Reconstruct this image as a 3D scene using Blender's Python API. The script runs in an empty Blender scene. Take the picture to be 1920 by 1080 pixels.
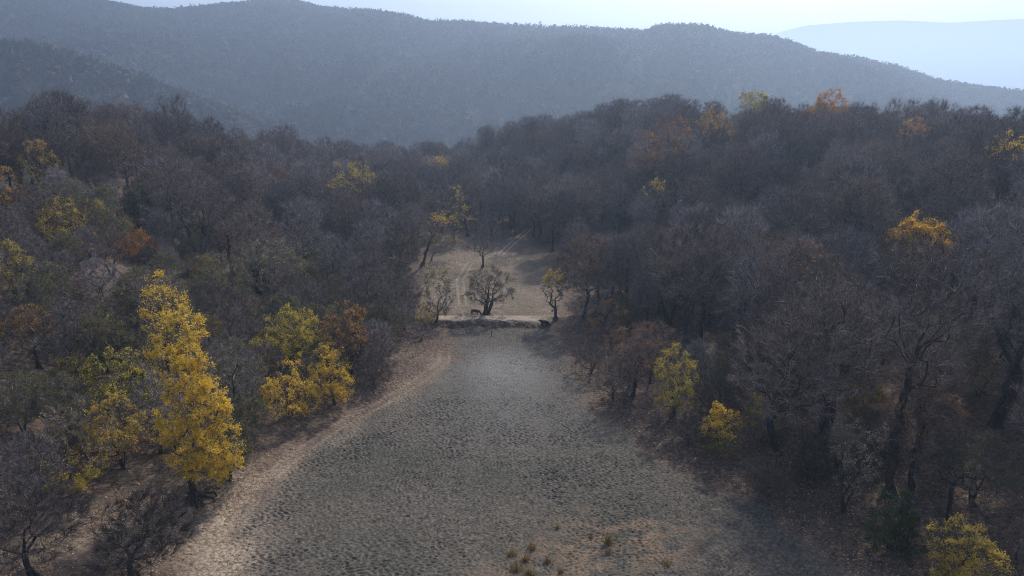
import bpy, math, random
import numpy as np

# ------------------------------------------------------------------ camera, light, exposure
SC = bpy.context.scene
COL = SC.collection
CAM_H, PITCH, F = 42.0, math.radians(15.0), 1274.0       # metres, radians, focal length in photo pixels
SUN_EL, SUN_AZ = math.radians(41.0), math.radians(25.0)  # azimuth clockwise from +Y (straight ahead)

cam_data = bpy.data.cameras.new("camera")
cam_data.sensor_width = 36.0
cam_data.lens = 36.0 * F / 1920.0
cam_data.clip_start, cam_data.clip_end = 0.5, 40000.0
cam = bpy.data.objects.new("camera", cam_data)
COL.objects.link(cam)
cam.location = (0, 0, CAM_H)
cam.rotation_euler = (math.pi / 2 - PITCH, 0, 0)
SC.camera = cam

world = bpy.data.worlds.new("World")
SC.world = world
world.use_nodes = True
wn = world.node_tree.nodes
sky = wn.new("ShaderNodeTexSky")
sky.sky_type = 'NISHITA'
sky.sun_disc = False
sky.sun_elevation, sky.sun_rotation = SUN_EL, SUN_AZ
sky.altitude, sky.air_density, sky.dust_density, sky.ozone_density = 600, 1.0, 5.0, 1.0
wn["Background"].inputs["Strength"].default_value = 0.085
world.node_tree.links.new(sky.outputs[0], wn["Background"].inputs["Color"])

sun_data = bpy.data.lights.new("sun", 'SUN')
sun_data.energy, sun_data.angle, sun_data.color = 2.9, math.radians(2.5), (1.0, 0.91, 0.79)
sun = bpy.data.objects.new("sun", sun_data)
COL.objects.link(sun)
sun.rotation_euler = (math.pi / 2 - SUN_EL, 0, math.pi - SUN_AZ)

SC.view_settings.view_transform = 'Standard'
SC.view_settings.look = 'None'
SC.view_settings.gamma = 1.0
SC.view_settings.exposure = 0.82
SC.render.engine = 'CYCLES'
SC.cycles.use_denoising = True
SC.cycles.denoising_input_passes = 'RGB_ALBEDO_NORMAL'
SC.cycles.denoising_prefilter = 'NONE'
SC.cycles.filter_width = 1.05
SC.cycles.max_bounces = 6
SC.cycles.diffuse_bounces = 2
SC.cycles.transmission_bounces = 3
SC.cycles.volume_bounces = 1
SC.cycles.use_adaptive_sampling = False
SC.cycles.sample_clamp_indirect = 3.0
SC.cycles.sample_clamp_direct = 6.0

rng = np.random.default_rng(7)

# ------------------------------------------------------------------ photo pixels <-> world
CP, SP = math.cos(PITCH), math.sin(PITCH)
def ray(px, py):
    a = (np.asarray(px, float) - 960) / F
    b = (540 - np.asarray(py, float)) / F
    return a, CP + SP * b, -SP + CP * b
def project(p):
    p = np.asarray(p, float)
    x, y, z = p[..., 0], p[..., 1], p[..., 2] - CAM_H
    d = y * CP - z * SP
    u = y * SP + z * CP
    return 960 + F * x / d, 540 - F * u / d, d
def flat(px, py, z=0.0):
    dx, dy, dz = ray(px, py)
    t = (z - CAM_H) / dz
    return dx * t, dy * t
def sstep(a, b, x):
    t = np.clip((x - a) / (b - a), 0, 1)
    return t * t * (3 - 2 * t)

# value noise on a lattice, vectorised
_tab = np.random.default_rng(3).random((256, 256))
def vnoise(x, y):
    xi, yi = np.floor(x).astype(int), np.floor(y).astype(int)
    fx, fy = x - xi, y - yi
    fx, fy = fx * fx * (3 - 2 * fx), fy * fy * (3 - 2 * fy)
    g = lambda i, j: _tab[i & 255, j & 255]
    return (g(xi, yi) * (1 - fx) + g(xi + 1, yi) * fx) * (1 - fy) + (g(xi, yi + 1) * (1 - fx) + g(xi + 1, yi + 1) * fx) * fy
def fbm(x, y, n=4):
    s, a = 0.0, 0.5
    for i in range(n):
        s = s + a * vnoise(x * 2 ** i + 17.3 * i, y * 2 ** i - 9.1 * i)
        a *= 0.5
    return s

# ------------------------------------------------------------------ the shape of the valley
# shore of the dry lake and edges of the clearing, as photo pixels on level ground
_L = [(290, 1300), (412, 1080), (468, 935), (552, 860), (640, 802), (760, 735), (845, 680), (850, 655), (830, 625), (806, 590), (785, 525), (800, 485), (868, 455), (900, 428)]
_R = [(1850, 1300), (1612, 1080), (1436, 955), (1330, 905), (1210, 838), (1120, 765), (1082, 705), (1065, 660), (1050, 625), (1058, 590), (1050, 535), (1005, 485), (975, 450), (958, 420)]
_LX, _LY = flat(*np.array(_L, float).T)
_RX, _RY = flat(*np.array(_R, float).T)
def xl(y): return np.interp(y, np.append(_LY, [330, 420]), np.append(_LX, [-36, -70]))
def xr(y): return np.interp(y, np.append(_RY, [330, 420]), np.append(_RX, [-26, -60]))

# the wooded skyline (photo pixels), how far off it stands, and from it the height of the crest
_SK = np.array([(-600, 250), (-200, 246), (0, 238), (100, 210), (220, 184), (320, 202), (450, 250), (600, 270), (700, 278), (780, 284), (830, 274), (900, 240), (1000, 222), (1100, 205), (1200, 194), (1400, 194), (1540, 198), (1750, 212), (1920, 228), (2200, 240), (2600, 250)], float)
_RC = np.array([(-600, 160), (0, 178), (220, 200), (450, 232), (600, 270), (760, 330), (830, 340), (1000, 300), (1200, 262), (1400, 240), (1700, 222), (1920, 200), (2600, 180)], float)
def az_px(x, y):
    """the photo column of a horizontal direction (at mid height of the picture)"""
    return 960 + F * np.tan(np.clip(np.arctan2(x, np.maximum(y, 1e-3)), -1.35, 1.35)) * CP
def crest(px):
    sk = np.interp(px, _SK[:, 0], _SK[:, 1])
    rc = np.interp(px, _RC[:, 0], _RC[:, 1])
    a, b, c = ray(px, sk)
    return rc, CAM_H + rc * c / np.hypot(a, b) - 18.0

def height(x, y):
    x, y = np.asarray(x, float), np.asarray(y, float)
    r = np.hypot(x, y)
    px = az_px(x, np.maximum(y, 0.3 * np.abs(x) + 1))
    rc, zc = crest(px)
    # valley floor: lake, dam step, clearing that climbs away
    ye = y + (fbm(x / 1.6, y / 1.6 + 9) - .47) * 2.2 + (fbm(x / 7, y / 9) - .47) * 3.0
    step = 1.15 * (sstep(126.2, 128.4, ye) * sstep(10, 0, x) + sstep(125.0, 133, ye) * sstep(0, 10, x))
    dip = -0.5 * sstep(130.5, 133, y) + 0.2 * sstep(133, 140, y)
    fl = step + dip + 3.2 * sstep(140, 235, y) + 0.01 * np.maximum(y - 235, 0)
    d = np.maximum(np.maximum(xl(y) - x, x - xr(y)), 0.0)
    bank = 0.9 * sstep(0, 9, d) + 0.015 * d
    # how far between the floor and the crest: lateral distance against distance left to the crest
    t = d / (d + np.maximum(rc - r, 0.0) * 0.75 + 6.0)
    hill = (zc - fl) * sstep(0.04, 0.95, t)
    hill = np.where(d > 0, hill, 0)
    mid = fl + bank + hill
    mid = mid + (fbm(x / 28, y / 28) - 0.47) * 5.0 * sstep(6, 50, d) + (fbm(x / 6 + 40, y / 6) - 0.47) * 0.9 * sstep(2, 20, d)
    over = np.maximum(r - rc - 6, 0)
    k = np.minimum(over / 420.0, 1)
    far = mid * (1 - k * k * (3 - 2 * k)) + (-70) * (k * k * (3 - 2 * k)) - 0.10 * np.minimum(over, 200) * (1 - k)
    return np.where(over > 0, far, mid)

def hit(px, py):
    """where the line of sight through a photo pixel meets the ground"""
    dx, dy, dz = ray(px, py)
    n = math.hypot(dx, dy)
    s = np.arange(45, float(crest(np.clip(px, -600, 2600))[0]) - 8, 0.25)
    zr = CAM_H + s * dz / n
    zg = height(s * dx / n, s * dy / n)
    b = np.nonzero(zr <= zg)[0]
    i = b[0] if len(b) else len(s) - 1
    return float(s[i] * dx / n), float(s[i] * dy / n), float(zg[i])

# ------------------------------------------------------------------ mesh and material helpers
class MB:
    """collects triangles and quads with a material slot and a tint, builds ONE mesh"""
    def __init__(self): self.v, self.f, self.m, self.t, self.n = [], [], [], [], 0
    def add(self, v, f, mat=0, tint=0.5):
        v = np.asarray(v, np.float32).reshape(-1, 3); f = np.asarray(f, np.int32)
        if not len(f): return
        self.v.append(v); self.f.append(f + self.n); self.n += len(v)
        self.m.append(np.full(len(f), mat, np.int32))
        self.t.append(np.broadcast_to(np.asarray(tint, np.float32), (len(v),)))
    def mesh(self, name, mats, smooth=False):
        me = bpy.data.meshes.new(name)
        v = np.concatenate(self.v)
        lt = np.concatenate([np.full(len(f), f.shape[1], np.int32) for f in self.f])
        lv = np.concatenate([f.ravel() for f in self.f])
        me.vertices.add(len(v)); me.vertices.foreach_set("co", v.ravel())
        me.loops.add(len(lv)); me.loops.foreach_set("vertex_index", lv)
        me.polygons.add(len(lt))
        me.polygons.foreach_set("loop_start", np.concatenate([[0], np.cumsum(lt)[:-1]]).astype(np.int32))
        me.polygons.foreach_set("material_index", np.concatenate(self.m))
        me.polygons.foreach_set("use_smooth", np.full(len(lt), smooth))
        a = me.attributes.new("tint", 'FLOAT', 'POINT'); a.data.foreach_set("value", np.concatenate(self.t))
        for m in mats: me.materials.append(m)
        me.update(calc_edges=True); me.validate()
        return me

def link(name, me, parent=None, loc=None):
    o = bpy.data.objects.new(name, me); COL.objects.link(o)
    if parent: o.parent = parent
    if loc is not None: o.location = loc
    return o
def empty(name, loc, rz=0.0, sc=1.0):
    o = bpy.data.objects.new(name, None); COL.objects.link(o)
    o.empty_display_size = 0.5
    o.location = loc; o.rotation_euler = (0, 0, rz); o.scale = (sc, sc, sc)
    return o
def tag(o, label, cat, group=None):
    o["label"], o["category"] = label, cat
    if group: o["group"] = group
    return o

def new_mat(name, rough=0.9):
    m = bpy.data.materials.new(name); m.use_nodes = True
    nt = m.node_tree; b = nt.nodes["Principled BSDF"]
    b.inputs["Roughness"].default_value = rough
    b.inputs["Specular IOR Level"].default_value = 0.15
    return m, nt, b
def node(nt, t, **kw):
    n = nt.nodes.new(t)
    for k, v in kw.items():
        if k in n.inputs: n.inputs[k].default_value = v
        else: setattr(n, k, v)
    return n
def ramp(nt, fac, stops):
    r = nt.nodes.new("ShaderNodeValToRGB")
    e = r.color_ramp.elements
    while len(e) < len(stops): e.new(0.5)
    for i, (p, c) in enumerate(stops): e[i].position = p; e[i].color = (*c, 1)
    nt.links.new(fac, r.inputs[0]); return r.outputs[0]
def mix(nt, fac, a, b, mode='MIX'):
    n = nt.nodes.new("ShaderNodeMix"); n.data_type = 'RGBA'; n.blend_type = mode
    for s, v in ((n.inputs[0], fac), (n.inputs[6], a), (n.inputs[7], b)):
        if hasattr(v, "links"): nt.links.new(v, s)
        elif isinstance(v, (int, float)): s.default_value = v
        else: s.default_value = (*v, 1)
    return n.outputs[2]
def noise(nt, scale, detail=4, vec=None):
    n = node(nt, "ShaderNodeTexNoise", Scale=scale, Detail=detail)
    if vec is None:
        g = nt.nodes.new("ShaderNodeNewGeometry"); vec = g.outputs["Position"]
    nt.links.new(vec, n.inputs["Vector"]); return n.outputs["Fac"]

def bark_mat(name, dark, light, pale=None):
    """pale: the colour of the lighter, lichen-grey twigs (tint near 1)"""
    m, nt, b = new_mat(name)
    tc = nt.nodes.new("ShaderNodeTexCoord")
    c = ramp(nt, noise(nt, 2.5, 6, tc.outputs["Object"]), [(0.3, dark), (0.7, light)])
    if pale:
        at = node(nt, "ShaderNodeAttribute", attribute_name="tint")
        c = mix(nt, ramp(nt, at.outputs["Fac"], [(0.35, (0, 0, 0)), (1.0, (1, 1, 1))]), c, pale)
    oi = nt.nodes.new("ShaderNodeObjectInfo")
    c = mix(nt, 1.0, c, ramp(nt, oi.outputs["Random"], [(0, (0.50, 0.47, 0.45)), (0.3, (1.12, 0.97, 0.86)), (0.6, (0.75, 0.72, 0.70)), (1, (1.45, 1.41, 1.42))]), 'MULTIPLY')
    nt.links.new(c, b.inputs["Base Color"]); return m
def leaf_mat(name, stops, trans=0.45):
    m, nt, b = new_mat(name, 0.7)
    at = node(nt, "ShaderNodeAttribute", attribute_name="tint")
    c = ramp(nt, at.outputs["Fac"], stops)
    nt.links.new(c, b.inputs["Base Color"])
    tr = nt.nodes.new("ShaderNodeBsdfTranslucent"); nt.links.new(c, tr.inputs[0])
    mx = nt.nodes.new("ShaderNodeMixShader"); mx.inputs[0].default_value = trans
    nt.links.new(b.outputs[0], mx.inputs[1]); nt.links.new(tr.outputs[0], mx.inputs[2])
    nt.links.new(mx.outputs[0], nt.nodes["Material Output"].inputs[0]); return m

M_BARK = bark_mat("bark", (0.030, 0.027, 0.026), (0.085, 0.078, 0.076))
M_TWIG = bark_mat("twig", (0.100, 0.087, 0.085), (0.195, 0.174, 0.170), (0.47, 0.44, 0.435))
M_TWIG_DARK = bark_mat("dark_twig", (0.06, 0.052, 0.050), (0.13, 0.115, 0.112), (0.34, 0.31, 0.305))
M_TWIG_PINK = bark_mat("reddish_twig", (0.12, 0.085, 0.075), (0.22, 0.16, 0.14), (0.40, 0.31, 0.27))
YEL = [(0.0, (0.22, 0.20, 0.03)), (0.25, (0.52, 0.37, 0.03)), (0.65, (0.80, 0.545, 0.04)), (1.0, (0.82, 0.62, 0.14))]
M_YEL = leaf_mat("golden_leaf", YEL)
M_YG = leaf_mat("yellow_green_leaf", [(0, (0.10, 0.12, 0.03)), (0.4, (0.28, 0.26, 0.045)), (0.8, (0.50, 0.40, 0.06)), (1, (0.60, 0.46, 0.11))])
M_OR = leaf_mat("orange_leaf", [(0, (0.16, 0.07, 0.025)), (0.5, (0.42, 0.19, 0.03)), (1, (0.58, 0.30, 0.05))])
M_RUST = leaf_mat("rust_leaf", [(0, (0.12, 0.07, 0.04)), (0.5, (0.28, 0.15, 0.08)), (1, (0.40, 0.24, 0.13))])
M_OLIVE = leaf_mat("olive_leaf", [(0, (0.045, 0.055, 0.025)), (0.5, (0.11, 0.115, 0.05)), (1, (0.20, 0.19, 0.08))])
M_PALE = leaf_mat("pale_leaf", [(0, (0.13, 0.14, 0.07)), (0.5, (0.26, 0.26, 0.14)), (1, (0.38, 0.37, 0.24))])
M_GREEN = leaf_mat("green_leaf", [(0, (0.02, 0.045, 0.02)), (0.5, (0.04, 0.085, 0.03)), (1, (0.09, 0.14, 0.04))])
M_BROWN = leaf_mat("brown_leaf", [(0, (0.07, 0.045, 0.03)), (0.5, (0.14, 0.09, 0.055)), (1, (0.24, 0.16, 0.09))])

# ------------------------------------------------------------------ trees
PROF = {
    'round': ([0, .15, .4, .7, .9, 1], [.35, .8, 1, .9, .6, .2]),
    'dome': ([0, .12, .3, .6, .85, 1], [.7, .98, 1, .88, .6, .2]),
    'vase': ([0, .25, .55, .8, .95, 1], [.25, .6, .95, 1, .75, .3]),
    'poplar': ([0, .06, .2, .42, .6, .8, .93, 1], [.6, 1.0, 1.02, .88, .84, .80, .55, .16]),
    'shrub': ([0, .2, .5, .8, 1], [.75, 1, .92, .65, .25]),
    'cone': ([0, .1, .5, 1], [.8, 1, .6, .05]),
}
def unit(v): return v / np.maximum(np.linalg.norm(v, axis=-1, keepdims=True), 1e-9)
def tubes(mb, p0, p1, r0, r1, sides, mat=0):
    n = len(p0)
    if not n: return
    d = unit(p1 - p0)
    a = np.where(np.abs(d[:, 2:3]) > 0.9, np.array([[1., 0, 0]]), np.array([[0., 0, 1]]))
    u = unit(np.cross(d, a)); w = np.cross(d, u)
    an = np.arange(sides) * 2 * np.pi / sides
    ring = np.cos(an)[None, :, None] * u[:, None] + np.sin(an)[None, :, None] * w[:, None]
    A = p0[:, None] + ring * r0[:, None, None]; B = p1[:, None] + ring * r1[:, None, None]
    v = np.concatenate([A, B], 1).reshape(-1, 3)
    k = np.arange(sides); k2 = (k + 1) % sides
    q = np.stack([k, k2, k2 + sides, k + sides], 1)[None] + (np.arange(n) * 2 * sides)[:, None, None]
    mb.add(v, q.reshape(-1, 4), mat)
def ribbons(mb, p, d, L, w, R, droop=0.0, mat=0):
    """thin bent twigs"""
    n = len(p)
    s = unit(np.cross(d, R.normal(size=(n, 3))))
    mid = p + d * (L * 0.5)[:, None]
    d2 = unit(d + R.normal(size=(n, 3)) * 0.35 + np.array([0, 0, -droop]))
    tip = mid + d2 * (L * 0.55)[:, None]
    w = np.broadcast_to(w, (n,))[:, None]
    v = np.stack([p - s * w, p + s * w, mid - s * w * 0.8, mid + s * w * 0.8, tip], 1).reshape(-1, 3)
    o = (np.arange(n) * 5)[:, None]
    mb.add(v, np.array([0, 1, 3, 2])[None] + o, mat)
    # the same vertices carry the tip triangle
    mb.f.append((np.array([2, 3, 4])[None] + o + mb.n - len(v)).astype(np.int32)); mb.m.append(np.full(n, mat, np.int32))
    return mid, tip
def leaves(mb, c, size, R, mat, tint):
    n = len(c)
    if not n: return
    a = unit(R.normal(size=(n, 3))); b = unit(np.cross(a, R.normal(size=(n, 3))))
    s = (size * R.uniform(0.6, 1.25, n))[:, None]
    v = np.stack([c - a * s * 0.6, c - b * s * 0.42, c + a * s * 0.6, c + b * s * 0.42], 1).reshape(-1, 3)
    f = np.arange(4 * n).reshape(n, 4)
    mb.add(v, f, mat, np.repeat(np.clip(tint, 0, 1), 4))

LEAF_N, LEAF_S = 1.9, 0.70      # how many leaves and how large, for all trees alike
def make_tree(seed, H, W, cb, trunk_r, prof='round', ntar=260, twigs=5000, twl=0.8, tww=0.014, lean=(0, 0), fork=0.3, stems=1,
              droop=0.0, asc=0.5, depth=None, twig_mat=None, shift=(0, 0), leaf=(), rooty=False, lump=0.35, arch=None):
    """trunk mesh and crown mesh of one tree, base at the origin.  leaf: (material, count, size, weight function, tint centre, tint spread)"""
    R = np.random.default_rng(seed)
    D = depth or W
    hC = H - cb
    pt, pv = PROF[prof]
    # targets for the branch ends
    t = R.random(ntar * 3)
    pr = np.interp(t, pt, pv)
    t = t[R.random(len(t)) < pr ** 1.6][:ntar]
    th = R.random(len(t)) * 2 * np.pi
    lum = 1 - lump + lump * 1.6 * vnoise(th * 1.3 + seed * 7.7, t * 4.0 + seed * 3.1)
    rr = np.interp(t, pt, pv) * R.random(len(t)) ** 0.42 * lum
    T = np.stack([np.cos(th) * rr * W / 2, np.sin(th) * rr * D / 2, cb + t * hC * (0.88 + 0.12 * lum)], 1)
    sh = np.array([shift[0], shift[1], 0.0])
    T = T + sh
    # trunk(s)
    P, par, path = [np.array([0, 0, -0.4])], [-1], [0.0]
    for s in range(stems):
        a = s * 2 * np.pi / max(stems, 1) + R.random() * 0.8
        spread = 0.0 if stems == 1 else 0.20
        top = cb + hC * fork * R.uniform(0.8, 1.15)
        n = max(3, int(top / 0.9))
        prev = 0; q = np.array([0, 0, 0.0])
        bend = R.normal(size=2) * 0.10
        for i in range(1, n + 1):
            f = i / n
            q = np.array([sh[0] * f * f * 0.7 + math.cos(a) * spread * top * f, sh[1] * f * f * 0.7 + math.sin(a) * spread * top * f, top * f])
            q[:2] += bend * math.sin(f * 3.0) * top * 0.5 + R.normal(size=2) * 0.035 * top ** 0.5
            P.append(q); par.append(prev); path.append(path[prev] + np.linalg.norm(q - P[prev])); prev = len(P) - 1
    ntr = len(P)
    start = np.array([0, 0, cb * 0.6])
    T = T[np.argsort(np.linalg.norm(T - start - sh * 0.5, axis=1))]
    PA = np.zeros((ntr + ntar * 9, 3)); PL = np.zeros(len(PA)); PR = np.zeros(len(PA), int)
    n = ntr; PA[:n] = P; PL[:n] = path; PR[:n] = par
    low = cb * 0.75 if stems == 1 else 0.3
    for q in T:
        dv = q - PA[:n]
        ds = np.linalg.norm(dv, axis=1)
        hd = np.hypot(dv[:, 0], dv[:, 1])
        cost = ds + 0.22 * PL[:n] + asc * np.maximum(hd * 0.55 - dv[:, 2], 0) + 50 * (PA[:n, 2] < min(low, cb))
        j = int(np.argmin(cost))
        L = ds[j]; k = min(8, max(1, int(L / 0.9)))
        up = np.array([0, 0, 0.10 * L])
        prev = j
        jit = R.normal(size=3) * 0.09 * L
        for i in range(1, k + 1):
            f = i / k
            c = PA[j] + (q - PA[j]) * f + (up + jit) * math.sin(math.pi * f) + R.normal(size=3) * 0.05 * (f < 1)
            PA[n] = c; PR[n] = prev; PL[n] = PL[prev] + np.linalg.norm(c - PA[prev]); prev = n; n += 1
    PA, PR = PA[:n], PR[:n]
    # pipe-model radii
    rmin = 0.013
    A = np.zeros(n); kids = np.zeros(n, int)
    for i in range(n - 1, 0, -1):
        if A[i] == 0: A[i] = rmin ** 2.2
        A[PR[i]] += A[i]; kids[PR[i]] += 1
    rad = A ** (1 / 2.2)
    ex = math.log(trunk_r / rmin) / math.log(max(rad[1:].max(), rmin * 1.5) / rmin)
    rad = rmin * np.maximum(rad / rmin, 1) ** ex
    if arch: arch(PA)
    PA[:, 0] += lean[0] * np.clip(PA[:, 2] / H, 0, 1.2); PA[:, 1] += lean[1] * np.clip(PA[:, 2] / H, 0, 1.2)
    i = np.arange(1, n); p0, p1 = PA[PR[i]], PA[i]
    r1 = rad[i]; r0 = np.minimum(rad[PR[i]], r1 * 1.35)
    r0[:1] = r1[:1] * 1.5
    thick = r1 > 0.05
    tb, cbm = MB(), MB()
    tubes(tb, p0[thick], p1[thick], r0[thick], r1[thick], 7)
    if rooty:
        for a in np.linspace(0, 2 * np.pi, 12)[:-1]:
            a += R.normal() * 0.2; l = R.uniform(1.2, 2.4)
            e = [np.array([0, 0, 1.1]), np.array([math.cos(a) * l * .35, math.sin(a) * l * .35, 0.55]), np.array([math.cos(a) * l * .8, math.sin(a) * l * .8, 0.25]), np.array([math.cos(a) * l, math.sin(a) * l, -0.7])]
            tubes(tb, np.array(e[:-1]), np.array(e[1:]), np.array([.26, .2, .13]), np.array([.2, .13, .07]), 6)
    elif trunk_r > 0.12:
        for a in R.random(5) * 6.28:
            e = np.array([[0, 0, 0.9 * trunk_r * 4], [math.cos(a) * trunk_r * 2.2, math.sin(a) * trunk_r * 2.2, -0.25]])
            tubes(tb, e[:1], e[1:], np.array([trunk_r * .55]), np.array([trunk_r * .4]), 6)
    th_ = ~thick
    tubes(cbm, p0[th_], p1[th_], np.maximum(r0[th_], 0.014), np.maximum(r1[th_], 0.011), 3)
    # twigs on the thin wood
    cand = i[(r1 < 0.075) & (PA[i, 2] > min(cb * 0.8, H * 0.3))]
    ends = cand[kids[cand] == 0]
    pick = np.concatenate([R.choice(cand, twigs // 2), R.choice(ends, twigs - twigs // 2)])
    f = R.random(twigs)[:, None]
    base = PA[pick] * f + PA[PR[pick]] * (1 - f)
    cen = np.array([shift[0] + lean[0] * 0.6, shift[1] + lean[1] * 0.6, cb + hC * 0.35])
    sc = np.array([W / 2, D / 2, hC * 0.6])
    out = unit((base - cen) / sc)
    pd = unit(PA[pick] - PA[PR[pick]])
    d = unit(pd * 0.6 + out * 0.55 + R.normal(size=(twigs, 3)) * 0.55 + np.array([0, 0, 0.15 - droop]))
    nb = len(cbm.t)
    mid, tip = ribbons(cbm, base, d, twl * R.uniform(0.55, 1.3, twigs), tww * R.uniform(0.7, 1.4, twigs), R, droop)
    for q in range(nb, len(cbm.t)): cbm.t[q] = np.repeat((R.random(len(cbm.t[q]) // 5) ** 1.6).astype(np.float32), 5)
    mats = [twig_mat or M_TWIG]
    # leaves along the twigs
    uvw = (tip - cen) / np.array([W / 2, D / 2, hC / 2])
    for k, (lm, cnt, size, wf, tc, ts) in enumerate(leaf):
        cnt, size = int(cnt * LEAF_N), size * LEAF_S
        w = wf(uvw) if wf else np.ones(len(tip))
        cl = vnoise(tip[:, 0] * 1.1 + seed, (tip[:, 1] + tip[:, 2] * 1.3) * 1.1)
        w = np.maximum(w, 0) * np.clip(cl * 2.4 - 0.5, 0.05, 1.5)
        pk = R.choice(len(tip), cnt, p=w / w.sum())
        g = R.random(cnt)[:, None]
        c = mid[pk] * (1 - g) + tip[pk] * g + R.normal(size=(cnt, 3)) * size * 0.6
        mats.append(lm)
        leaves(cbm, c, size, R, k + 1, tc + (cl[pk] - 0.5) * ts * 1.2 + R.normal(size=cnt) * ts * 0.5)
    return tb.mesh("trunk", [M_BARK], True), cbm.mesh("crown", mats)

# weights for where leaves remain
top = lambda a: (lambda q: np.clip((q[:, 2] - a) * 2.5, 0, 1) + 0.01)
right = lambda a: (lambda q: np.clip((q[:, 0] - a) * 2.0, 0, 1) + 0.01)
bottom = lambda a: (lambda q: np.clip((a - q[:, 2]) * 2.0, 0, 1) + 0.01)

# ------------------------------------------------------------------ ground
def axis(segs):
    out = []
    for a, b, s0, s1 in segs:
        x, s = a, s0
        while x < b - 1e-6:
            out.append(x)
            x += s0 + (s1 - s0) * (x - a) / (b - a)
    out.append(segs[-1][1]); return np.array(out)
half = axis([(0, 32, .11, .11), (32, 60, .11, .6), (60, 200, .6, 4), (200, 760, 4, 40)])
X = np.concatenate([-half[:0:-1], half])
Y = np.concatenate([axis([(-300, 30, 30, 2), (30, 52, 1.5, .11)])[:-1], axis([(52, 130, .11, .11), (130, 240, .2, 1.0), (240, 800, 1.2, 30)])])
GX, GY = np.meshgrid(X, Y)
GZ = height(GX, GY)
lake = np.minimum(GX - xl(GY), xr(GY) - GX) + (fbm(GX / 3, GY / 3) - 0.47) * 5.0
mud = sstep(-0.8, 2.2, lake) * sstep(126.5, 124.5, GY + (fbm(GX / 4, GY / 4) - .47) * 4)
def dist_poly(pts, X_, Y_):
    d = np.full(X_.shape, 1e9); sgn = np.zeros(X_.shape)
    for (x0, y0), (x1, y1) in zip(pts[:-1], pts[1:]):
        vx, vy = x1 - x0, y1 - y0; l2 = vx * vx + vy * vy
        t = np.clip(((X_ - x0) * vx + (Y_ - y0) * vy) / l2, 0, 1)
        dd = np.hypot(X_ - x0 - t * vx, Y_ - y0 - t * vy)
        d = np.minimum(d, dd)
    return d
# trampled mud: band-limited lumps and hoof holes
Rm = np.random.default_rng(11)
def band(shape, lo, hi, dx, dy, ax=1.0):
    f = np.fft.rfft2(Rm.normal(size=shape))
    ky = np.fft.fftfreq(shape[0], dy)[:, None]; kx = np.fft.rfftfreq(shape[1], dx)[None] * ax
    k = np.hypot(kx, ky) + 1e-9
    g = np.fft.irfft2(f * np.exp(-(np.log(k / math.sqrt(1 / (lo * hi))) / math.log(hi / lo) * 2) ** 2), shape)
    return g / g.std()
lump = band(GX.shape, 0.30, 0.52, .11, .11, 1.7) + 0.25 * band(GX.shape, .8, 1.8, .11, .11, 1.6)
fine = sstep(.38, .56, fbm(GX / 9 + 7, GY / 9))
lump = lump * (1 - fine) + fine * (band(GX.shape, .24, .40, .11, .11, 1.5) * .8 + .3 * band(GX.shape, 1.2, 2.6, .11, .11, 1.4))
amp = (0.7 + .75 * np.clip(fbm(GX / 4 + 3, GY / 5) * 2.6 - .75, 0, 1))
crack = np.abs(band(GX.shape, .55, 1.0, .11, .11, 1.6))
holes = 0.075 * sstep(0, .5, crack) + (-np.clip(lump - 0.2, 0, 1.7) * 0.075 + np.clip(-lump, 0, 1.6) * 0.04) * amp + band(GX.shape, .23, .36, .11, .11, 1.3) * 0.012
GZ = GZ + mud * holes + (1 - mud) * band(GX.shape, 0.5, 1.4, .11, .11) * 0.03
def track(px, gauge=0.75, w=0.28):
    pts = [hit(*p)[:2] for p in px]
    d = dist_poly(pts, GX, GY)
    return np.exp(-((d - gauge) / w) ** 2)
path = np.zeros(GX.shape)
for tr in ([(375, 1078), (430, 1010), (478, 925), (540, 868), (625, 805), (720, 755), (790, 712), (832, 680), (835, 662)],
           [(868, 572), (862, 525), (880, 495), (925, 475)], [(938, 478), (962, 455), (985, 436), (1001, 420)]):
    path = np.maximum(path, track(tr) * (0.8 if tr[0][0] == 938 else .35) if tr[0][1] < 600 else track(tr, .75, .3) * .5)
dam_top = (sstep(131.6, 130.4, GY) * sstep(127.9, 128.9, GY + (fbm(GX / 1.6, GY / 1.6 + 9) - .47) * 2.2 + (fbm(GX / 7, GY / 9) - .47) * 3.0) * sstep(9, 4, GX) * sstep(-17, -14, GX))
path *= np.where(GY > 126, .75, 0.0) + np.where(GY > 126, .5, .75) * fbm(GX / 1.5, GY / 1.5)
path = np.maximum(path, dam_top * (.5 + .5 * fbm(GX / 2, GY)))
# pale leaf-strewn bank on the near left, dry grass tongues near the bottom, short grass in the clearing
def blob(px, py, rx, ry):
    x, y = flat(px, py); return np.exp(-((GX - x) / rx) ** 2 - ((GY - y) / ry) ** 2)
pale = np.clip(blob(300, 1015, 5, 4) * .6 + blob(120, 1030, 5, 4) * .4 + blob(425, 950, 3.4, 6.5) + blob(425, 1060, 3, 5) + blob(320, 900, 5, 4) * .6 + blob(530, 880, 2.2, 5) * .6 + blob(640, 815, 2.2, 6) * .4 + blob(760, 735, 2.5, 8) * .3 + blob(820, 690, 3, 8) * .3, 0, 1) * np.clip(fbm(GX / 2.5, GY / 2.5) * 2.4 - 0.3, 0, 1)  # first two blobs: paler litter, its colour also lightened to offset tree shade
tan = np.clip((blob(1150, 1035, 7, 3.2) + blob(1000, 1075, 6, 3) + blob(1210, 1000, 5, 3) + .5 * blob(1090, 985, 5, 3)) * np.clip(fbm(GX / 1.3, GY / 1.0) * 3.2 - 1.0, 0, 1), 0, 1)
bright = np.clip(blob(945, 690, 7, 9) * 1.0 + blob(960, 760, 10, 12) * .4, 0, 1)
clear = sstep(-3, 3, np.minimum(GX - xl(GY), xr(GY) - GX)) * sstep(126, 129, GY) * sstep(212, 188, GY)
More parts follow.
